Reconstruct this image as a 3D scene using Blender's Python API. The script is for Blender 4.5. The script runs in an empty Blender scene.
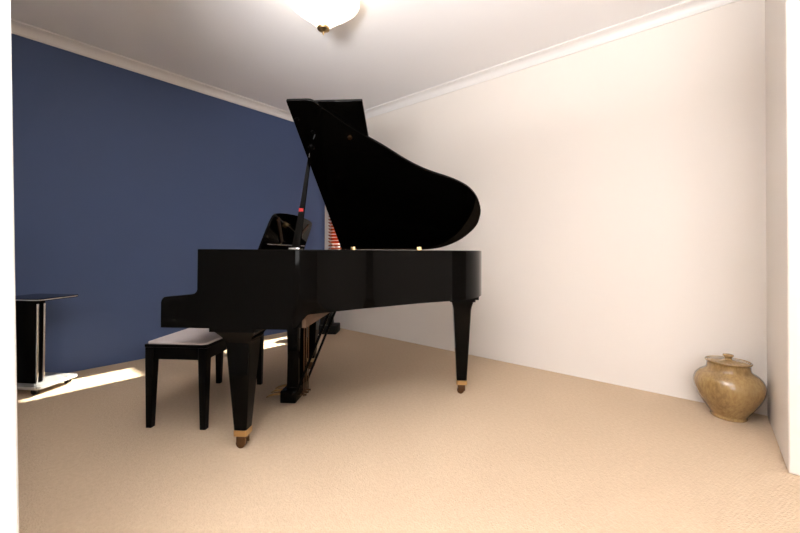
import bpy, bmesh, math, random
from mathutils import Vector, Matrix
random.seed(4)
sc = bpy.context.scene
C = sc.collection
rad = math.radians

# ------------------------------------------------------------------ materials
def new_mat(name):
    m = bpy.data.materials.new(name); m.use_nodes = True
    nt = m.node_tree; b = nt.nodes.get('Principled BSDF')
    return m, nt, b

def simple(name, col, rough=.5, metal=0.0, coat=0.0, var=0.0, scale=20, bump=0.0, bscale=200, spec=.5):
    m, nt, b = new_mat(name)
    b.inputs['Base Color'].default_value = (*col, 1)
    b.inputs['Roughness'].default_value = rough
    b.inputs['Metallic'].default_value = metal
    b.inputs['Coat Weight'].default_value = coat
    b.inputs['Coat Roughness'].default_value = .04
    b.inputs['Specular IOR Level'].default_value = spec
    tc = nt.nodes.new('ShaderNodeTexCoord')
    if var:
        n = nt.nodes.new('ShaderNodeTexNoise'); n.inputs['Scale'].default_value = scale; n.inputs['Detail'].default_value = 5
        r = nt.nodes.new('ShaderNodeMix'); r.data_type = 'RGBA'
        r.inputs['A'].default_value = (*[c*(1-var) for c in col], 1)
        r.inputs['B'].default_value = (*[min(1, c*(1+var)) for c in col], 1)
        nt.links.new(tc.outputs['Object'], n.inputs['Vector'])
        nt.links.new(n.outputs['Fac'], r.inputs['Factor'])
        nt.links.new(r.outputs['Result'], b.inputs['Base Color'])
    if bump:
        n2 = nt.nodes.new('ShaderNodeTexNoise'); n2.inputs['Scale'].default_value = bscale; n2.inputs['Detail'].default_value = 3
        bp = nt.nodes.new('ShaderNodeBump'); bp.inputs['Strength'].default_value = bump; bp.inputs['Distance'].default_value = .002
        nt.links.new(tc.outputs['Object'], n2.inputs['Vector'])
        nt.links.new(n2.outputs['Fac'], bp.inputs['Height'])
        nt.links.new(bp.outputs['Normal'], b.inputs['Normal'])
    return m

M = {}
M['blue'] = simple('blue_paint', (.072, .106, .218), .6, var=.03, scale=3, bump=.05, bscale=90, spec=.25)
M['cream'] = simple('cream_paint', (.80, .74, .68), .6, var=.012, scale=3, bump=.04, bscale=90)
M['ceiling'] = simple('ceiling_paint', (.90, .885, .89), .7, var=.01, scale=2, bump=.03, bscale=70)
M['hall'] = simple('hall_paint', (.46, .42, .39), .7, var=.02)
M['hallfloor'] = simple('dark_hall_timber', (.22, .15, .10), .5, var=.3, scale=6)
M['white'] = simple('white_gloss_paint', (.82, .79, .77), .4, var=.01)
M['jamb'] = simple('white_door_paint', (.84, .85, .84), .45, var=.01)
M['black'] = simple('black_piano_lacquer', (.0012, .0010, .0008), .06, var=.1, scale=4, spec=.085)
M['black_satin'] = simple('black_satin_lacquer', (.002, .0017, .0015), .28, var=.1, scale=4, spec=.08)
M['cavity'] = simple('dark_soundboard_wood', (.03, .018, .01), .6, var=.2, scale=15)
M['plate'] = simple('dark_bronze_iron', (.035, .024, .012), .5, metal=.6, var=.1, spec=.3)
M['steel'] = simple('string_steel', (.25, .22, .18), .35, metal=1, var=.05)
M['brass'] = simple('aged_brass', (.62, .42, .20), .28, metal=1, var=.1, scale=60)
M['brass_dark'] = simple('tarnished_brass', (.13, .07, .035), .35, metal=1, var=.2, scale=60)
M['pedal'] = simple('worn_pedal_brass', (.30, .18, .07), .35, metal=1, var=.2, scale=60)
M['chrome'] = simple('polished_chrome', (.85, .85, .87), .12, metal=1, var=.02)
M['rawwood'] = simple('unfinished_brown_wood', (.10, .055, .028), .6, var=.25, scale=30)
M['ivory'] = simple('white_key_plastic', (.8, .78, .72), .2, var=.02)
M['ebony'] = simple('black_key_plastic', (.01, .01, .01), .3, var=.05)
M['felt'] = simple('red_felt', (.35, .02, .02), .9, var=.2, scale=90)
M['seat'] = simple('pale_seat_cloth', (.60, .53, .52), .75, var=.05, scale=120, bump=.25, bscale=600)
M['greytop'] = simple('glossy_grey_laminate', (.36, .35, .34), .12, var=.05, coat=.4)
M['blackplastic'] = simple('black_plastic', (.004, .004, .004), .5, var=.1, spec=.2)

def carpet():
    m, nt, b = new_mat('beige_loop_carpet')
    L = nt.links
    tc = nt.nodes.new('ShaderNodeTexCoord')
    mp = nt.nodes.new('ShaderNodeMapping'); mp.inputs['Rotation'].default_value = (0, 0, rad(20))
    L.new(tc.outputs['Object'], mp.inputs['Vector'])
    v = nt.nodes.new('ShaderNodeTexVoronoi'); v.inputs['Scale'].default_value = 150
    n = nt.nodes.new('ShaderNodeTexNoise'); n.inputs['Scale'].default_value = 55; n.inputs['Detail'].default_value = 6
    n2 = nt.nodes.new('ShaderNodeTexNoise'); n2.inputs['Scale'].default_value = 1.3; n2.inputs['Detail'].default_value = 2
    wv = nt.nodes.new('ShaderNodeTexWave'); wv.inputs['Scale'].default_value = 26; wv.inputs['Distortion'].default_value = 2.5
    wv.inputs['Detail'].default_value = 2
    for q in (v, n, n2, wv): L.new(mp.outputs['Vector'], q.inputs['Vector'])
    r = nt.nodes.new('ShaderNodeValToRGB')
    r.color_ramp.elements[0].position = .3; r.color_ramp.elements[0].color = (.52, .392, .272, 1)
    r.color_ramp.elements[1].position = .7; r.color_ramp.elements[1].color = (.60, .458, .322, 1)
    ad = nt.nodes.new('ShaderNodeMath'); ad.operation = 'MULTIPLY_ADD'; ad.inputs[1].default_value = .35
    L.new(n2.outputs['Fac'], ad.inputs[0])
    m2 = nt.nodes.new('ShaderNodeMath'); m2.operation = 'MULTIPLY'; m2.inputs[1].default_value = .65
    L.new(n.outputs['Fac'], m2.inputs[0]); L.new(m2.outputs[0], ad.inputs[2])
    L.new(ad.outputs[0], r.inputs['Fac']); L.new(r.outputs['Color'], b.inputs['Base Color'])
    b.inputs['Roughness'].default_value = .95; b.inputs['Specular IOR Level'].default_value = .1
    hs = nt.nodes.new('ShaderNodeMath'); hs.operation = 'MULTIPLY_ADD'; hs.inputs[1].default_value = .25
    L.new(wv.outputs['Fac'], hs.inputs[0]); L.new(v.outputs['Distance'], hs.inputs[2])
    bp = nt.nodes.new('ShaderNodeBump'); bp.inputs['Strength'].default_value = .35; bp.inputs['Distance'].default_value = .006
    L.new(hs.outputs[0], bp.inputs['Height']); L.new(bp.outputs['Normal'], b.inputs['Normal'])
    return m
M['carpet'] = carpet()

def stoneware():
    m, nt, b = new_mat('tan_stoneware_glaze'); L = nt.links
    tc = nt.nodes.new('ShaderNodeTexCoord')
    n = nt.nodes.new('ShaderNodeTexNoise'); n.inputs['Scale'].default_value = 75; n.inputs['Detail'].default_value = 6; n.inputs['Roughness'].default_value = .7
    n2 = nt.nodes.new('ShaderNodeTexNoise'); n2.inputs['Scale'].default_value = 7; n2.inputs['Detail'].default_value = 3
    mp = nt.nodes.new('ShaderNodeMapping'); mp.inputs['Scale'].default_value = (1, 1, .35)
    L.new(tc.outputs['Object'], mp.inputs['Vector'])
    L.new(mp.outputs['Vector'], n.inputs['Vector']); L.new(mp.outputs['Vector'], n2.inputs['Vector'])
    r = nt.nodes.new('ShaderNodeValToRGB')
    r.color_ramp.elements[0].position = .32; r.color_ramp.elements[0].color = (.13, .070, .022, 1)
    r.color_ramp.elements[1].position = .62; r.color_ramp.elements[1].color = (.36, .235, .095, 1)
    e = r.color_ramp.elements.new(.46); e.color = (.25, .148, .052, 1)
    a = nt.nodes.new('ShaderNodeMath'); a.operation = 'MULTIPLY_ADD'; a.inputs[1].default_value = .55
    m2 = nt.nodes.new('ShaderNodeMath'); m2.operation = 'MULTIPLY'; m2.inputs[1].default_value = .45
    L.new(n2.outputs['Fac'], m2.inputs[0]); L.new(n.outputs['Fac'], a.inputs[0]); L.new(m2.outputs[0], a.inputs[2])
    L.new(a.outputs[0], r.inputs['Fac']); L.new(r.outputs['Color'], b.inputs['Base Color'])
    b.inputs['Roughness'].default_value = .22; b.inputs['Coat Weight'].default_value = .5; b.inputs['Coat Roughness'].default_value = .1
    bp = nt.nodes.new('ShaderNodeBump'); bp.inputs['Strength'].default_value = .12; bp.inputs['Distance'].default_value = .002
    L.new(n.outputs['Fac'], bp.inputs['Height']); L.new(bp.outputs['Normal'], b.inputs['Normal'])
    return m
M['stoneware'] = stoneware()

def slat_mat():
    m, nt, b = new_mat('orange_cedar_slat'); L = nt.links
    out = nt.nodes.get('Material Output')
    tr = nt.nodes.new('ShaderNodeBsdfTranslucent'); tr.inputs['Color'].default_value = (.45, .085, .006, 1)
    b.inputs['Roughness'].default_value = .8; b.inputs['Specular IOR Level'].default_value = .1
    tc = nt.nodes.new('ShaderNodeTexCoord'); n = nt.nodes.new('ShaderNodeTexNoise'); n.inputs['Scale'].default_value = 12
    rr = nt.nodes.new('ShaderNodeValToRGB')
    rr.color_ramp.elements[0].color = (.22, .040, .005, 1); rr.color_ramp.elements[1].color = (.30, .062, .008, 1)
    L.new(tc.outputs['Object'], n.inputs['Vector']); L.new(n.outputs['Fac'], rr.inputs['Fac']); L.new(rr.outputs['Color'], b.inputs['Base Color'])
    mx = nt.nodes.new('ShaderNodeMixShader'); mx.inputs[0].default_value = .4
    L.new(b.outputs[0], mx.inputs[1]); L.new(tr.outputs[0], mx.inputs[2]); L.new(mx.outputs[0], out.inputs['Surface'])
    return m
M['slat'] = slat_mat()

def glass_mat():
    m, nt, b = new_mat('clear_window_glass'); L = nt.links
    out = nt.nodes.get('Material Output')
    t = nt.nodes.new('ShaderNodeBsdfTransparent'); t.inputs['Color'].default_value = (.95, .97, .96, 1)
    g = nt.nodes.new('ShaderNodeBsdfGlossy'); g.inputs['Roughness'].default_value = .02
    fr = nt.nodes.new('ShaderNodeFresnel'); fr.inputs['IOR'].default_value = 1.45
    mx = nt.nodes.new('ShaderNodeMixShader')
    L.new(fr.outputs[0], mx.inputs[0]); L.new(t.outputs[0], mx.inputs[1]); L.new(g.outputs[0], mx.inputs[2])
    L.new(mx.outputs[0], out.inputs['Surface'])
    return m
M['glass'] = glass_mat()

def lamp_glass():
    m, nt, b = new_mat('lit_alabaster_glass'); L = nt.links
    b.inputs['Base Color'].default_value = (.9, .84, .74, 1); b.inputs['Roughness'].default_value = .3
    tc = nt.nodes.new('ShaderNodeTexCoord'); n = nt.nodes.new('ShaderNodeTexNoise'); n.inputs['Scale'].default_value = 9; n.inputs['Detail'].default_value = 4
    r = nt.nodes.new('ShaderNodeValToRGB')
    r.color_ramp.elements[0].color = (1, .80, .58, 1); r.color_ramp.elements[1].color = (1, .93, .82, 1)
    L.new(tc.outputs['Object'], n.inputs['Vector']); L.new(n.outputs['Fac'], r.inputs['Fac'])
    L.new(r.outputs['Color'], b.inputs['Emission Color']); b.inputs['Emission Strength'].default_value = LAMP_EMIT
    return m
LAMP_EMIT = 1.7
M['lampglass'] = lamp_glass()

# ------------------------------------------------------------------ mesh helpers
def box(bm, x0, x1, y0, y1, z0, z1, bev=0.0, seg=2):
    vs = [bm.verts.new((x, y, z)) for x in (x0, x1) for y in (y0, y1) for z in (z0, z1)]
    idx = [(0, 1, 3, 2), (4, 6, 7, 5), (0, 4, 5, 1), (2, 3, 7, 6), (0, 2, 6, 4), (1, 5, 7, 3)]
    fs = [bm.faces.new([vs[i] for i in f]) for f in idx]
    if bev:
        es = list({e for f in fs for e in f.edges})
        bmesh.ops.bevel(bm, geom=es, offset=bev, segments=seg, profile=.5, affect='EDGES')

def loft(bm, rings, cap=True):
    """rings: lists of points with the same count, closed rings"""
    R = [[bm.verts.new(p) for p in r] for r in rings]
    n = len(R[0])
    for a, b in zip(R, R[1:]):
        for i in range(n):
            bm.faces.new((a[i], a[(i+1) % n], b[(i+1) % n], b[i]))
    if cap:
        bm.faces.new(list(reversed(R[0]))); bm.faces.new(R[-1])

def sq(cx, cy, hx, hy, z, r=.006):
    """chamfered rectangle ring"""
    return [(cx-hx+r, cy-hy, z), (cx+hx-r, cy-hy, z), (cx+hx, cy-hy+r, z), (cx+hx, cy+hy-r, z),
            (cx+hx-r, cy+hy, z), (cx-hx+r, cy+hy, z), (cx-hx, cy+hy-r, z), (cx-hx, cy-hy+r, z)]

def lathe(bm, prof, cx=0, cy=0, n=48, cz=0):
    rings = []
    for r, z in prof:
        rings.append([bm.verts.new((cx+max(r, 1e-4)*math.cos(2*math.pi*i/n), cy+max(r, 1e-4)*math.sin(2*math.pi*i/n), cz+z)) for i in range(n)])
    for a, b in zip(rings, rings[1:]):
        for i in range(n):
            bm.faces.new((a[i], a[(i+1) % n], b[(i+1) % n], b[i]))
    bm.faces.new(list(reversed(rings[0]))); bm.faces.new(rings[-1])

def rod(bm, p, q, r0, r1=None, n=12):
    r1 = r0 if r1 is None else r1
    p, q = Vector(p), Vector(q); d = (q-p).normalized()
    u = d.orthogonal().normalized(); v = d.cross(u)
    loft(bm, [[p+(u*math.cos(2*math.pi*i/n)+v*math.sin(2*math.pi*i/n))*r0 for i in range(n)],
              [q+(u*math.cos(2*math.pi*i/n)+v*math.sin(2*math.pi*i/n))*r1 for i in range(n)]])

def tube(bm, pts, r, n=10):
    pts = [Vector(p) for p in pts]
    rs = r if isinstance(r, (list, tuple)) else [r]*len(pts)
    rings = []; u = None
    for i, p in enumerate(pts):
        d = (pts[min(i+1, len(pts)-1)]-pts[max(i-1, 0)]).normalized()
        u = d.orthogonal().normalized() if u is None else (u-d*u.dot(d)).normalized()
        v = d.cross(u)
        rings.append([p+(u*math.cos(2*math.pi*k/n)+v*math.sin(2*math.pi*k/n))*rs[i] for k in range(n)])
    loft(bm, rings)

def bar(bm, p, q, w0, w1, t0, t1, side):
    """tapered flat bar from p to q; w along side, t across"""
    p, q = Vector(p), Vector(q); d = (q-p).normalized()
    s = Vector(side); s = (s-d*s.dot(d)).normalized(); t = d.cross(s)
    def ring(c, w, k):
        return [c-s*w-t*k, c+s*w-t*k, c+s*w+t*k, c-s*w+t*k]
    loft(bm, [ring(p, w0, t0), ring(q, w1, t1)])

def prism(bm, outline, z0, z1, fn=None):
    """closed outline (x,y) extruded z0..z1, optional transform"""
    fn = fn or (lambda p: p)
    lo = [bm.verts.new(fn(Vector((x, y, z0)))) for x, y in outline]
    hi = [bm.verts.new(fn(Vector((x, y, z1)))) for x, y in outline]
    n = len(lo)
    for i in range(n):
        bm.faces.new((lo[i], lo[(i+1) % n], hi[(i+1) % n], hi[i]))
    bm.faces.new(list(reversed(lo))); bm.faces.new(hi)

def obj(name, bm, mat, parent=None, angle=35, bevel=0.0):
    bmesh.ops.recalc_face_normals(bm, faces=bm.faces[:])
    me = bpy.data.meshes.new(name); bm.to_mesh(me); bm.free()
    me.materials.append(mat)
    for p in me.polygons: p.use_smooth = True
    me.set_sharp_from_angle(angle=rad(angle))
    o = bpy.data.objects.new(name, me); C.objects.link(o)
    if parent is not None: o.parent = parent
    if bevel:
        md = o.modifiers.new('Bevel', 'BEVEL'); md.width = bevel; md.segments = 2; md.limit_method = 'ANGLE'; md.angle_limit = rad(40)
        md.harden_normals = False
    return o

def tag(o, label, cat, group=None):
    o['label'] = label; o['category'] = cat
    if group: o['group'] = group
    return o

def thing(name, label, cat, loc=(0, 0, 0), rz=0):
    o = bpy.data.objects.new(name, None); C.objects.link(o)
    o.location = loc; o.rotation_euler = (0, 0, rz); o.empty_display_size = .2
    return tag(o, label, cat)

def struct(name, bm, mat, parent=None, **k):
    o = obj(name, bm, mat, parent, **k)
    if parent is None: o['kind'] = 'structure'
    return o

NB = bmesh.new

def catmull(pts, n=6):
    out = []
    for i in range(len(pts)-1):
        p0 = Vector(pts[max(i-1, 0)]); p1 = Vector(pts[i]); p2 = Vector(pts[i+1]); p3 = Vector(pts[min(i+2, len(pts)-1)])
        for k in range(n):
            t = k/n
            out.append(tuple(.5*((2*p1)+(p2-p0)*t+(2*p0-5*p1+4*p2-p3)*t*t+(3*p1-p0-3*p2+p3)*t**3)))
    out.append(tuple(pts[-1]))
    return out

def offset_in(path, d):
    """offset an open 2D path to its left by d"""
    out = []
    for i, p in enumerate(path):
        a = Vector(path[max(i-1, 0)]); b = Vector(path[min(i+1, len(path)-1)])
        t = (b-a).normalized(); out.append((p[0]-t.y*d, p[1]+t.x*d))
    return out

# ------------------------------------------------------------------ setting
HC = 2.635          # ceiling
XR = 4.180          # right wall
YN = -.752          # end of the short right wall
XJ, YF = 2.80, -3.047   # end of the front wall (left jamb)
XH, YH = 8.2, -6.0      # adjoining hall

b = NB(); box(b, -.2, XH, YF-.16, .2, -.1, 0); struct('floor', b, M['carpet'])
b = NB(); box(b, -.2, XH, YH, YF-.16, -.1, 0); struct('floor_hall', b, M['hallfloor'])
b = NB(); box(b, -.2, XH, YH, .2, HC, HC+.1); struct('ceiling', b, M['ceiling'])
b = NB(); box(b, -.12, 0, YF-.16, .12, 0, HC); struct('wall_left', b, M['blue'])
# cream wall with the narrow window near the corner
WX0, WX1, WZ0, WZ1 = .145, .545, .42, 2.24
b = NB()
box(b, 0, WX0, 0, .12, 0, HC); box(b, WX1, XR+.1, 0, .12, 0, HC)
box(b, WX0, WX1, 0, .12, 0, WZ0); box(b, WX0, WX1, 0, .12, WZ1, HC)
struct('wall_back', b, M['cream'])
b = NB(); box(b, XR, XH, YN, .12, 0, HC); struct('wall_right', b, M['cream'], bevel=.006)
b = NB(); box(b, -.12, XJ, YF-.16, YF, 0, HC); 
for v in b.verts:                       # the old jamb is a little out of plumb
    if v.co.y > YF-.01: v.co.y += .0189-.0213*v.co.z
struct('wall_front', b, M['jamb'], bevel=.004)
b = NB(); box(b, -.2, -.08, YH, YF-.16, 0, HC); struct('wall_hall_left', b, M['hall'])
# adjoining hall: plain side walls, an opening made for the added fill light
HX0, HX1, HZ0, HZ1 = 4.6, 7.9, .70, 2.25
b = NB(); box(b, XH-.1, XH, YH, YN, 0, HC); struct('wall_hall_right', b, M['hall'])
b = NB()
box(b, -.2, HX0, YH-.1, YH, 0, HC); box(b, HX1, XH, YH-.1, YH, 0, HC)
box(b, HX0, HX1, YH-.1, YH, 0, HZ0); box(b, HX0, HX1, YH-.1, YH, HZ1, HC)
struct('wall_hall_back', b, M['hall'])

def cornice(name, axis, a0, a1, d=.075, h=.075):
    prof = [(0, HC), (0, HC-h), (.010, HC-h), (.012, HC-h+.008)]
    for i in range(9):
        t = i/8*math.pi/2
        prof.append((.014+(d-.026)*(1-math.cos(t)), HC-h+.010+(h-.024)*math.sin(t)))
    prof += [(d-.010, HC-.012), (d, HC-.010), (d, HC)]
    bm = NB(); rings = []
    for a in (a0, a1):
        rings.append([(p, a, z) if axis == 'y' else (a, -p, z) for p, z in prof])
    loft(bm, rings)
    return struct(name, bm, M['white'], angle=25)
cornice('trim_1', 'y', YF, 0)
cornice('trim_2', 'x', 0, XR)

# window on the cream wall
b = NB()
t = .035
box(b, WX0, WX0+.06, .05, .10, WZ0, WZ1); box(b, WX1-t, WX1, .05, .10, WZ0, WZ1)
box(b, WX0+t, WX1-t, .05, .10, WZ0, WZ0+t); box(b, WX0+t, WX1-t, .05, .10, WZ1-t, WZ1)
win = struct('window_1', b, M['white'])
b = NB(); box(b, WX0+t, WX1-t, .073, .077, WZ0+t, WZ1-t); obj('glass_pane', b, M['glass'], win)
b = NB(); box(b, WX0-.02, WX1+.02, -.02, .05, WZ0-.022, WZ0); obj('window_sill', b, M['white'], win)

# venetian blind in front of the window
vb = thing('venetian_blind', 'orange timber venetian blind glowing in the sun behind the piano lid', 'blind', (WX0, -.045, WZ0))
b = NB(); box(b, -.005, WX1-WX0+.005, -.022, .024, WZ1-WZ0-.03, WZ1-WZ0+.02); obj('head_rail', b, M['slat'], vb, bevel=.003)
b = NB()
nsl = 43
for i in range(nsl):
    z = .06+i*(WZ1-WZ0-.11)/(nsl-1)
    rings = []
    for x in (0, WX1-WX0):
        ring = []
        for k in range(7):
            s = (k-3)/3*.022; c = .003*(1-(k-3)**2/9)
            ang = rad(-36 if 1.08 < WZ0+z < 1.62 else 27)
            ring.append((x, s*math.cos(ang)-c*math.sin(ang), z+s*math.sin(ang)+c*math.cos(ang)))
        for k in range(6, -1, -1):
            s = (k-3)/3*.022; c = .003*(1-(k-3)**2/9)-.0025
            ring.append((x, s*math.cos(ang)-c*math.sin(ang), z+s*math.sin(ang)+c*math.cos(ang)))
        rings.append(ring)
    loft(b, rings)
obj('slats', b, M['slat'], vb)
b = NB(); box(b, 0, WX1-WX0, -.02, .02, .004, .026); obj('bottom_rail', b, M['slat'], vb, bevel=.003)
b = NB()
for x in (.06, WX1-WX0-.06):
    for y in (-.023, .023): rod(b, (x, y, .02), (x, y, WZ1-WZ0-.02), .0012, n=6)
obj('ladder_cord', b, M['white'], vb)

# unseen window frame added around the hall fill light
b = NB()
xm = (HX0+HX1)/2
for x0, x1 in ((HX0, HX0+.06), (HX1-.06, HX1), (xm-.03, xm+.03)): box(b, x0, x1, YH-.08, YH-.02, HZ0, HZ1)
box(b, HX0, HX1, YH-.08, YH-.02, HZ0, HZ0+.06); box(b, HX0, HX1, YH-.08, YH-.02, HZ1-.06, HZ1)
fill_win = struct('fill_window', b, M['white'])

# ------------------------------------------------------------------ grand piano (local: x along case, y from treble to bass)
PO = (2.121, -2.206, 0); PR = rad(35.88)
P = thing('grand_piano', 'black lacquered grand piano with its lid propped open in the room corner', 'piano', PO, PR)
ZT = .985
LID = [(.19, -.13), (.27, -.13), (.325, -.125), (.375, -.095), (.45, -.028), (.52, .037), (.591, .098), (.672, .158), (.813, .27),
       (.935, .358), (1.097, .46), (1.20, .55), (1.268, .66), (1.307, .79), (1.312, .88), (1.302, .98),
       (1.262, 1.08), (1.185, 1.195), (1.07, 1.29), (.95, 1.335), (.82, 1.345)]
curve = catmull(LID[1:], 6)
TRIM = [0, 0, 0, .015, .028, .030, .030, .036, .050, .045, .024, .012, .005]
LIDS = [(x, y+(TRIM[i] if i < len(TRIM) else 0)) for i, (x, y) in enumerate(LID)]
lid_path = [LID[0]] + catmull(LIDS[1:], 6) + [(.19, 1.345)]
rim_curve = offset_in(curve, .012)

# rim with its two arms
def topz(a):
    # arm profile
    if a <= -.342: return .735
    if a < -.318: return .735+.024*math.sqrt(max(0, 1-((-.318-a)/.024)**2))
    if a < -.195: return .759+.012*(a+.318)/.123
    if a < -.163:
        t = (a+.195)/.032; return .771+.034*(1-math.sqrt(max(0, 1-t*t)))
    return ZT
arm_a = [-.342, -.340, -.335, -.328, -.318, -.27, -.22, -.195, -.185, -.177, -.170, -.166, -.1635, -.163]
pts = [(a, -.12, topz(a)) for a in arm_a] + [(-.160, -.12, ZT), (0, -.12, ZT), (.15, -.12, ZT)]
pts += [(x, y if y > -.119 else -.12, ZT) for x, y in rim_curve if x > .26 and y < 1.0 or y > .5]
pts += [(.5, 1.333, ZT), (.15, 1.333, ZT), (-.160, 1.333, ZT)] + [(a, 1.333, topz(a)) for a in reversed(arm_a)]
def botz(a, y):
    if a < .30: return .613
    if a < .36: return .613+(.680-.613)*(a-.30)/.06
    return .680
outer = [(x, y) for x, y, z in pts]
inner = offset_in(outer, .045)
b = NB(); rows = []
for (x, y, z), (ix, iy) in zip(pts, inner):
    zb = botz(x, y)
    rows.append([b.verts.new(q) for q in ((x, y, zb), (x, y, z-.004), ((x*.93+ix*.07), (y*.93+iy*.07), z), (ix, iy, z), (ix, iy, zb))])
for r, s in zip(rows, rows[1:]):
    for k in range(5):
        b.faces.new((r[k], s[k], s[(k+1) % 5], r[(k+1) % 5]))
b.faces.new(rows[0]); b.faces.new(list(reversed(rows[-1])))
obj('rim', b, M['black'], P, angle=30)

# underside panel, soundboard and iron plate inside the rim
ins = [(x, y) for x, y in offset_in(outer, .040) if x > .14]
b = NB(); prism(b, [(.10, -.08)] + ins + [(.10, 1.293)], .69, .71); obj('bottom_frame', b, M['cavity'], P)
b = NB(); prism(b, [(.10, -.08)] + ins + [(.10, 1.293)], .845, .855); obj('soundboard', b, M['cavity'], P)
pl = [(x, y) for x, y in offset_in(outer, .075) if x > .16]
b = NB(); prism(b, [(.13, -.04)] + pl + [(.13, 1.25)], .875, .887)
for y0, y1 in ((.22, .24), (.50, .52), (.80, .82)):
    bar(b, (.15, y0, .90), (.75+y0*.35, y1+.15, .90), .012, .012, .016, .016, (0, 1, 0))
obj('iron_plate', b, M['plate'], P)
b = NB()
for i in range(44):
    y = .02+i*.026; L = min(.30+.018*i, 1.02)
    rod(b, (.16, y, .905), (.16+L, min(y+.12+.003*i, 1.22), .905), .0016, n=5)
obj('strings', b, M['steel'], P)

# keybed, rails, keyboard
b = NB(); box(b, -.333, .325, -.074, 1.287, .613, .668); obj('keybed', b, M['black_satin'], P, bevel=.002)
b = NB(); box(b, .325, .343, -.07, 1.283, .613, .69); o = obj('back_rail', b, M['rawwood'], P); o['label'] = 'unfinished brown wooden rail'
b = NB(); box(b, -.338, -.318, -.074, 1.287, .66, .722, .004); obj('key_slip', b, M['black'], P)
for s in (-.074, 1.227):
    b = NB(); box(b, -.318, -.13, s, s+.06, .668, .742, .004); obj('key_block', b, M['black'], P)
w = 1.212/52
for i in range(52):
    b = NB(); box(b, -.316, -.166, -.009+i*w, -.009+(i+1)*w-.001, .70, .728); obj('white_key', b, M['ivory'], P)
for i in range(51):
    if (i % 7) in (0, 2, 3, 5, 6):
        b = NB(); y = -.009+(i+1)*w; box(b, -.266, -.166, y-.006, y+.006, .7285, .740); obj('black_key', b, M['ebony'], P)
b = NB(); rings = []
for y in (-.074, 1.287):
    rings.append([(-.165, y, .72), (-.150, y, .72), (-.120, y, .93), (-.112, y, .962), (-.128, y, .968), (-.145, y, .94)])
loft(b, rings); obj('fallboard', b, M['black'], P)
b = NB(); box(b, -.112, .10, -.074, 1.287, .925, .95, .004); obj('desk_shelf', b, M['black'], P)

# music desk leaning back
b = NB(); ol = [(.262, 0)]
for y, z in catmull([(.250, 0), (.262, .14), (.272, .205), (.292, .238), (.34, .252), (.48, .262), (.635, .266), (.79, .262), (.93, .250), (.982, .235), (1.0, .20), (1.008, .12), (1.015, 0)], 4): ol.append((y, z))
lean = rad(18)
def deskp(p):   # p=(y, up, thickness)
    return Vector((-.055+p.y*math.sin(lean)*1.1+p.z, p.x, .962+p.y*math.cos(lean)))
prism(b, ol[1:], 0, .016, deskp)
desk = obj('music_desk', b, M['black'], P, bevel=.002)
for y0, y1 in ((.34, .52), (.92, .74)):  # brown bars standing in for a reflection on the desk back
    b = NB(); bar(b, deskp(Vector((y0, .215, .0195))), deskp(Vector((y1, .075, .0195))), .013, .013, .003, .003, (0, 1, 0)); obj('desk_reflection', b, M['brass_dark'], desk)
b = NB(); rod(b, deskp(Vector((.30, .055, .022))), deskp(Vector((.97, .055, .022))), .005); obj('desk_rail', b, M['chrome'], desk)

# lid: flat outline hinged on the bass side and raised
TH = rad(31.7); BH = 1.345
def lidp(p):    # p=(a, b, thickness offset upwards)
    w_ = BH-p.y
    return Vector((p.x-.010*w_, BH-w_*math.cos(TH)+p.z*math.sin(TH), ZT+.005+w_*math.sin(TH)+p.z*math.cos(TH)))
b = NB(); prism(b, lid_path, 0, .018, lidp)
lid = obj('lid', b, M['black'], P, bevel=.003)
b = NB(); prism(b, [(.192, -.106), (.588, -.106), (.588, 1.34), (.192, 1.34)], .019, .036, lidp)
obj('front_flap', b, M['black'], lid, bevel=.003)
for a in (.30, .857):
    b = NB(); box(b, a-.020, a+.020, BH-.066, BH-.050, ZT-.02, ZT+.030, .002); obj('lid_hinge', b, M['brass'], lid)
b = NB(); rod(b, lidp(Vector((.186, -.1, .02))), lidp(Vector((.186, 1.3, .02))), .004); obj('flap_hinge', b, M['black_satin'], lid)
b = NB(); c = Vector((.485, BH-1.226, 0)); rod(b, lidp(c+Vector((0, 0, .001))), lidp(c+Vector((0, 0, -.012))), .014, .011, 16); obj('lid_bumper', b, M['brass_dark'], lid)
for a, w_ in ((.215, 1.36), (.28, 1.27)):
    b = NB(); c = Vector((a, BH-w_, 0)); rod(b, lidp(c+Vector((0, 0, .001))), lidp(c+Vector((0, 0, -.006))), .012, .010, 16); obj('prop_cup', b, M['black_satin'], lid)
b = NB(); c = Vector((.238, BH-1.155, 0)); rod(b, lidp(c+Vector((0, 0, .001))), lidp(c+Vector((0, 0, -.012))), .020, .016, 16); obj('prop_cup', b, M['black_satin'], lid)

# lid prop
b = NB(); top = lidp(Vector((.238, BH-1.155, -.012))); base = Vector((.300, -.085, ZT))
bar(b, base, base.lerp(top, .88), .016, .009, .008, .006, (1, 0, 0))
bar(b, base.lerp(top, .88), top, .006, .005, .005, .004, (1, 0, 0))
prop = obj('lid_prop', b, M['black'], P, bevel=.002)
b = NB(); o1 = Vector((-.016, .012, 0)); bar(b, base+o1, base.lerp(top, .42)+o1*.6, .012, .007, .006, .005, (1, 0, 0)); obj('short_prop', b, M['black'], prop, bevel=.002)
b = NB(); rod(b, base.lerp(top, .885), base.lerp(top, .935), .006, n=10); obj('prop_tip', b, M['chrome'], prop)
b = NB(); q = base.lerp(top, .33); box(b, q.x-.013, q.x+.010, q.y-.012, q.y-.005, q.z-.016, q.z+.012); obj('felt_pad', b, M['felt'], prop)
b = NB(); box(b, .272, .322, -.112, -.064, ZT, ZT+.008, .002); obj('prop_bracket', b, M['chrome'], prop)

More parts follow.
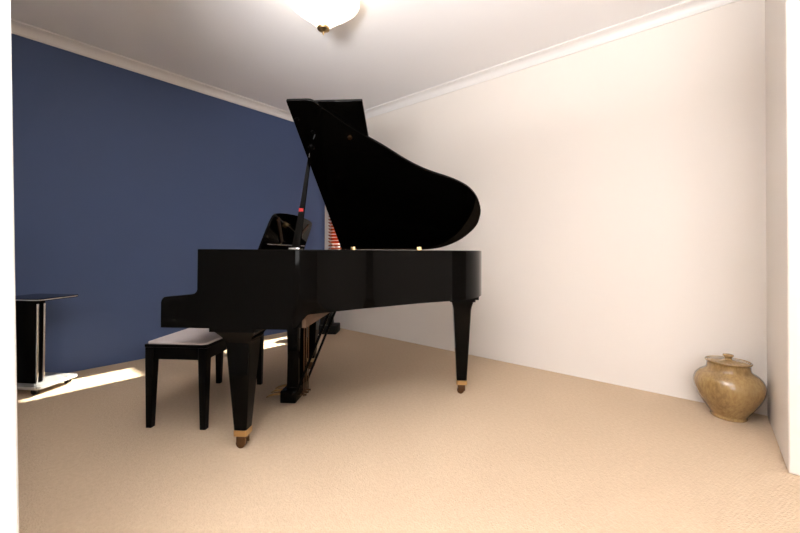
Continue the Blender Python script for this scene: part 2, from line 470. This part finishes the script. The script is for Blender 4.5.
# legs
def leg(cx, cy, ztop, ht, hb, plate, plate2=None):
    bm = NB()
    z1 = ztop
    if plate2:
        loft(bm, [sq(cx, cy, plate2, plate2, ztop), sq(cx, cy, plate2, plate2, ztop-.035)]); z1 = ztop-.035
    loft(bm, [sq(cx, cy, plate, plate, z1), sq(cx, cy, plate, plate, z1-.018)])
    rings = []
    for i in range(9):
        t = i/8; s = (1-math.sin(t*math.pi/2))
        rings.append(sq(cx, cy, ht+(plate-.012-ht)*s, ht+(plate-.012-ht)*s, z1-.018-.075*t))
    rings.append(sq(cx, cy, hb, hb, .095))
    loft(bm, rings)
    lg = obj('leg', bm, M['black'], P, angle=25)
    bm = NB(); loft(bm, [sq(cx, cy, hb+.002, hb+.002, .097), sq(cx, cy, hb+.002, hb+.002, .068)]); obj('brass_ferrule', bm, M['brass'], lg)
    bm = NB(); rod(bm, (cx, cy, .068), (cx, cy, .05), .018)
    box(bm, cx-.024, cx+.024, cy-.022, cy-.015, .022, .058, .003); box(bm, cx-.024, cx+.024, cy+.015, cy+.022, .022, .058, .003)
    box(bm, cx-.024, cx+.024, cy-.022, cy+.022, .050, .060, .003)
    rod(bm, (cx-.006, cy-.013, .023), (cx-.006, cy+.013, .023), .023, n=24)
    obj('caster', bm, M['brass_dark'], lg)
    return lg
leg(.004, 0, .613, .061, .032, .115)
leg(-.030, 1.22, .613, .061, .032, .115)
leg(1.160, .795, .692, .058, .034, .085, .105)

# pedal lyre
b = NB(); LB = .61
for y in (.535, .685): loft(b, [sq(.037, y, .040, .020, .613), sq(.037, y, .040, .024, .50), sq(.037, y, .036, .018, .30), sq(.037, y, .038, .024, .09)])
box(b, -.028, .072, .475, .745, .022, .098, .006)
box(b, -.010, .080, .49, .73, .598, .613, .003)
lyre = obj('pedal_lyre', b, M['black'], P); lyre.location.x = .030
for y in (.535, .61, .685):
    b = NB(); rings = []
    for x, z, hw, ht in ((-.02, .060, .010, .006), (-.05, .062, .010, .006), (-.085, .058, .012, .006), (-.115, .050, .014, .006), (-.132, .040, .012, .005), (-.142, .035, .006, .003)):
        rings.append([(x, y-hw, z-ht), (x, y+hw, z-ht), (x, y+hw*.8, z+ht), (x, y-hw*.8, z+ht)])
    loft(b, rings); obj('pedal', b, M['pedal'], lyre)
for y in (.51, .71):
    b = NB(); rod(b, (.068, y, .085), (.278, y+.02, .613), .0085, .0085); obj('lyre_brace', b, M['black'], lyre)
b = NB()
for y in (.565, .61, .655):
    rod(b, (.095, y, .035), (.095, y, .613), .003)
    rod(b, (.07, y, .045), (.112, y, .045), .006)
obj('pedal_rods', b, M['brass_dark'], lyre)

# ------------------------------------------------------------------ bench
ca, sa = math.cos(PR), math.sin(PR)
def from_piano(x, y): return (PO[0]+x*ca-y*sa, PO[1]+x*sa+y*ca, 0)
B = thing('piano_bench', 'black piano bench with a pale padded seat, tucked under the keyboard', 'bench', from_piano(-.456, .51), PR)
hx, hy, bt = .178, .365, .462
b = NB()
box(b, -hx+.012, hx-.012, -hy+.012, -hy+.034, bt-.085, bt-.018); box(b, -hx+.012, hx-.012, hy-.034, hy-.012, bt-.085, bt-.018)
box(b, -hx+.012, -hx+.034, -hy+.034, hy-.034, bt-.085, bt-.018); box(b, hx-.034, hx-.012, -hy+.034, hy-.034, bt-.085, bt-.018)
obj('apron', b, M['black_satin'], B, bevel=.002)
b = NB(); box(b, -hx, hx, -hy, hy, bt-.018, bt, .005); obj('seat_frame', b, M['black_satin'], B)
b = NB(); rings = []
for z, ins_ in ((0, .000), (.005, -.001), (.010, .003), (.014, .014), (.017, .05)):
    rings.append(sq(0, 0, hx-.004-ins_, hy-.004-ins_, bt+z, .02))
loft(b, rings); o = obj('seat_pad', b, M['seat'], B, angle=60); o['label'] = 'pale padded seat top'
for sx in (-1, 1):
    for sy in (-1, 1):
        b = NB(); cx, cy = sx*(hx-.026), sy*(hy-.026)
        loft(b, [sq(cx, cy, .024, .024, bt-.018, .003), sq(cx, cy, .024, .024, bt-.09, .003), sq(cx+sx*.003, cy+sy*.003, .0165, .0165, 0, .003)])
        obj('leg', b, M['black_satin'], B)

# ------------------------------------------------------------------ stoneware jar
J = thing('stoneware_jar', 'squat tan glazed stoneware jar with a flat lid on the carpet', 'jar', (4.000, -.168, 0))
prof = [(.078, 0), (.084, .004), (.086, .012), (.085, .020), (.095, .036), (.119, .074), (.143, .116), (.159, .156), (.1655, .188),
        (.164, .214), (.154, .240), (.134, .262), (.114, .275), (.104, .288), (.101, .308), (.103, .322), (.108, .327), (.108, .333), (.103, .335), (.097, .330)]
prof2 = catmull(prof, 3)
b = NB(); lathe(b, [(0, 0)] + prof2 + [(.096, .29), (0, .29)], n=72); obj('jar_body', b, M['stoneware'], J, angle=50)
b = NB(); lathe(b, [(0, .320), (.095, .320), (.098, .326), (.094, .334), (.072, .339), (.045, .342), (.020, .344), (.016, .350), (.019, .358), (.026, .364), (.025, .371), (.015, .374), (0, .374)], n=64)
jl = obj('jar_lid', b, M['stoneware'], J, angle=40)

# ------------------------------------------------------------------ small stand by the blue wall
T = thing('side_stand', 'small black stand with twin chrome uprights between blue wall and white jamb', 'stand', (.480, -2.772, 0), rad(214))
# local x runs away from the visible corner towards the front-left corner, -y along the blue wall
TW, TL = .29, .36
def rrect(x0, x1, y0, y1, r, n=5):
    out = []
    for cx, cy, a0 in ((x1-r, y0+r, -90), (x1-r, y1-r, 0), (x0+r, y1-r, 90), (x0+r, y0+r, 180)):
        for i in range(n+1):
            a = rad(a0+90*i/n); out.append((cx+r*math.cos(a), cy+r*math.sin(a)))
    return out
b = NB(); prism(b, rrect(0, TL, -TW, 0, .03), .632, .648); obj('stand_top', b, M['black'], T, bevel=.002)
b = NB(); prism(b, rrect(-.003, TL+.003, -TW-.003, .003, .032), .637, .643); obj('edge_band', b, M['chrome'], T)
b = NB(); box(b, .10, .30, -.128, -.060, .062, .632, .003); obj('column', b, M['black_satin'], T)
for y in (-.069, -.112):
    b = NB(); rod(b, (.090, y, .060), (.090, y, .605), .0075); obj('chrome_upright', b, M['chrome'], T)
b = NB(); prism(b, rrect(0, TL, -TW, 0, .03), .040, .060); obj('stand_base', b, M['greytop'], T, bevel=.003)
for x, y in ((.06, -.035), (.06, -TW+.035), (TL-.05, -.035), (TL-.05, -TW+.035)):
    b = NB(); rod(b, (x, y-.012, .020), (x, y+.012, .020), .020, n=20); rod(b, (x, y, .02), (x, y, .042), .010); obj('castor', b, M['blackplastic'], T)

# ------------------------------------------------------------------ low black pedestal behind the piano
S = thing('floor_pedestal', 'low black pedestal on a wider flat base, on the carpet below the window', 'pedestal', (.40, -.27, 0), PR)
b = NB(); box(b, -.13, .13, -.11, .11, 0, .10, .006); obj('pedestal_base', b, M['blackplastic'], S)
b = NB(); box(b, -.075, .065, -.06, .06, .10, .43, .006); obj('column', b, M['blackplastic'], S)
b = NB(); box(b, -.085, .075, -.07, .07, .43, .45, .004); obj('pedestal_top', b, M['blackplastic'], S)

# ------------------------------------------------------------------ ceiling light
LX, LY = 2.08, -1.685
L_ = thing('ceiling_light', 'lit alabaster bowl light with a brass finial hanging from the ceiling', 'ceiling light', (LX, LY, HC))
b = NB(); lathe(b, [(0, 0), (.075, 0), (.078, -.008), (.05, -.022), (.02, -.030), (0, -.030)], n=40); obj('ceiling_rose', b, M['brass'], L_)
b = NB(); rod(b, (0, 0, -.03), (0, 0, -.285), .008); obj('stem', b, M['brass'], L_)
b = NB()
o_ = catmull([(.004, -.300), (.022, -.286), (.050, -.258), (.085, -.226), (.135, -.185), (.185, -.146), (.213, -.118), (.222, -.112)], 4)
i_ = [(max(r-.006, .003), z+.006) for r, z in reversed(o_)]
n = 56; pr = o_+i_; rings = []
for r, z in pr: rings.append([b.verts.new((r*math.cos(2*math.pi*i/n), r*math.sin(2*math.pi*i/n), z)) for i in range(n)])
for k in range(len(rings)):
    a, c = rings[k], rings[(k+1) % len(rings)]
    for i in range(n): b.faces.new((a[i], a[(i+1) % n], c[(i+1) % n], c[i]))
obj('glass_bowl', b, M['lampglass'], L_, angle=60)
b = NB(); lathe(b, [(.026, -.270), (.034, -.266), (.039, -.275), (.036, -.285), (.026, -.290), (.012, -.297), (.006, -.303), (.005, -.312), (.002, -.318), (0, -.319)], n=24)
obj('finial', b, M['brass'], L_)

# ------------------------------------------------------------------ lights
def light(name, kind, loc, energy, col, **k):
    d = bpy.data.lights.new(name, kind); d.energy = energy; d.color = col
    for a, v in k.items(): setattr(d, a, v)
    o = bpy.data.objects.new(name, d); C.objects.link(o); o.location = loc
    return o
s = light('sun', 'SUN', (0, 3, 3), 30, (1, .93, .82), angle=rad(.6))
s.rotation_euler = Vector((.008, -1, -.75)).to_track_quat('-Z', 'Y').to_euler()
a = light('hall_fill', 'AREA', ((HX0+HX1)/2, YH+.03, (HZ0+HZ1)/2), 95, (1, .97, .95), shape='RECTANGLE', size=HX1-HX0-.1, size_y=HZ1-HZ0-.1)  # unseen fill light, added to brighten the room and reach under the piano
a.rotation_euler = Vector((0, 1, 0)).to_track_quat('-Z', 'Z').to_euler()
f = light('bounce_flash', 'AREA', (3.75, -3.85, 1.15), 185, (.985, .985, 1), shape='DISK', size=.7, spread=rad(138))
f.rotation_euler = Vector((-.16, .16, 1)).to_track_quat('-Z', 'Y').to_euler()
light('bowl_lamp', 'POINT', (LX, LY, HC-.14), 0.6, (1, .84, .66), shadow_soft_size=.05)

w = bpy.data.worlds.new('sky'); sc.world = w; w.use_nodes = True
bg = w.node_tree.nodes['Background']
sky = w.node_tree.nodes.new('ShaderNodeTexSky'); sky.sky_type = 'HOSEK_WILKIE'; sky.sun_direction = Vector((.02, .8, .6)).normalized(); sky.turbidity = 3
w.node_tree.links.new(sky.outputs[0], bg.inputs['Color']); bg.inputs['Strength'].default_value = 2.0

# ------------------------------------------------------------------ camera
cam_d = bpy.data.cameras.new('camera'); cam = bpy.data.objects.new('camera', cam_d); C.objects.link(cam)
cam.location = (3.9063, -3.1265, .98)
yaw, pit, roll = .69434, .00997, .004455
Fw = Vector((-math.sin(yaw), math.cos(yaw), 0)); Rt = Vector((math.cos(yaw), math.sin(yaw), 0)); Up = Vector((0, 0, 1))
F2 = Fw*math.cos(pit)+Up*math.sin(pit); U2 = Up*math.cos(pit)-Fw*math.sin(pit)
ca_, sa_ = math.cos(roll), math.sin(roll)
R2 = Rt*ca_+U2*sa_; U3 = U2*ca_-Rt*sa_
cam.rotation_euler = Matrix(((R2.x, U3.x, -F2.x), (R2.y, U3.y, -F2.y), (R2.z, U3.z, -F2.z))).to_euler()
cam_d.sensor_width = 36; cam_d.lens = 36*369.17/800
cam_d.shift_y = -(266.5-247.38)/800
cam_d.clip_start = .02
sc.camera = cam

sc.view_settings.view_transform = 'Standard'; sc.view_settings.look = 'None'
sc.view_settings.gamma = 1; sc.view_settings.use_curve_mapping = False
sc.view_settings.exposure = .47
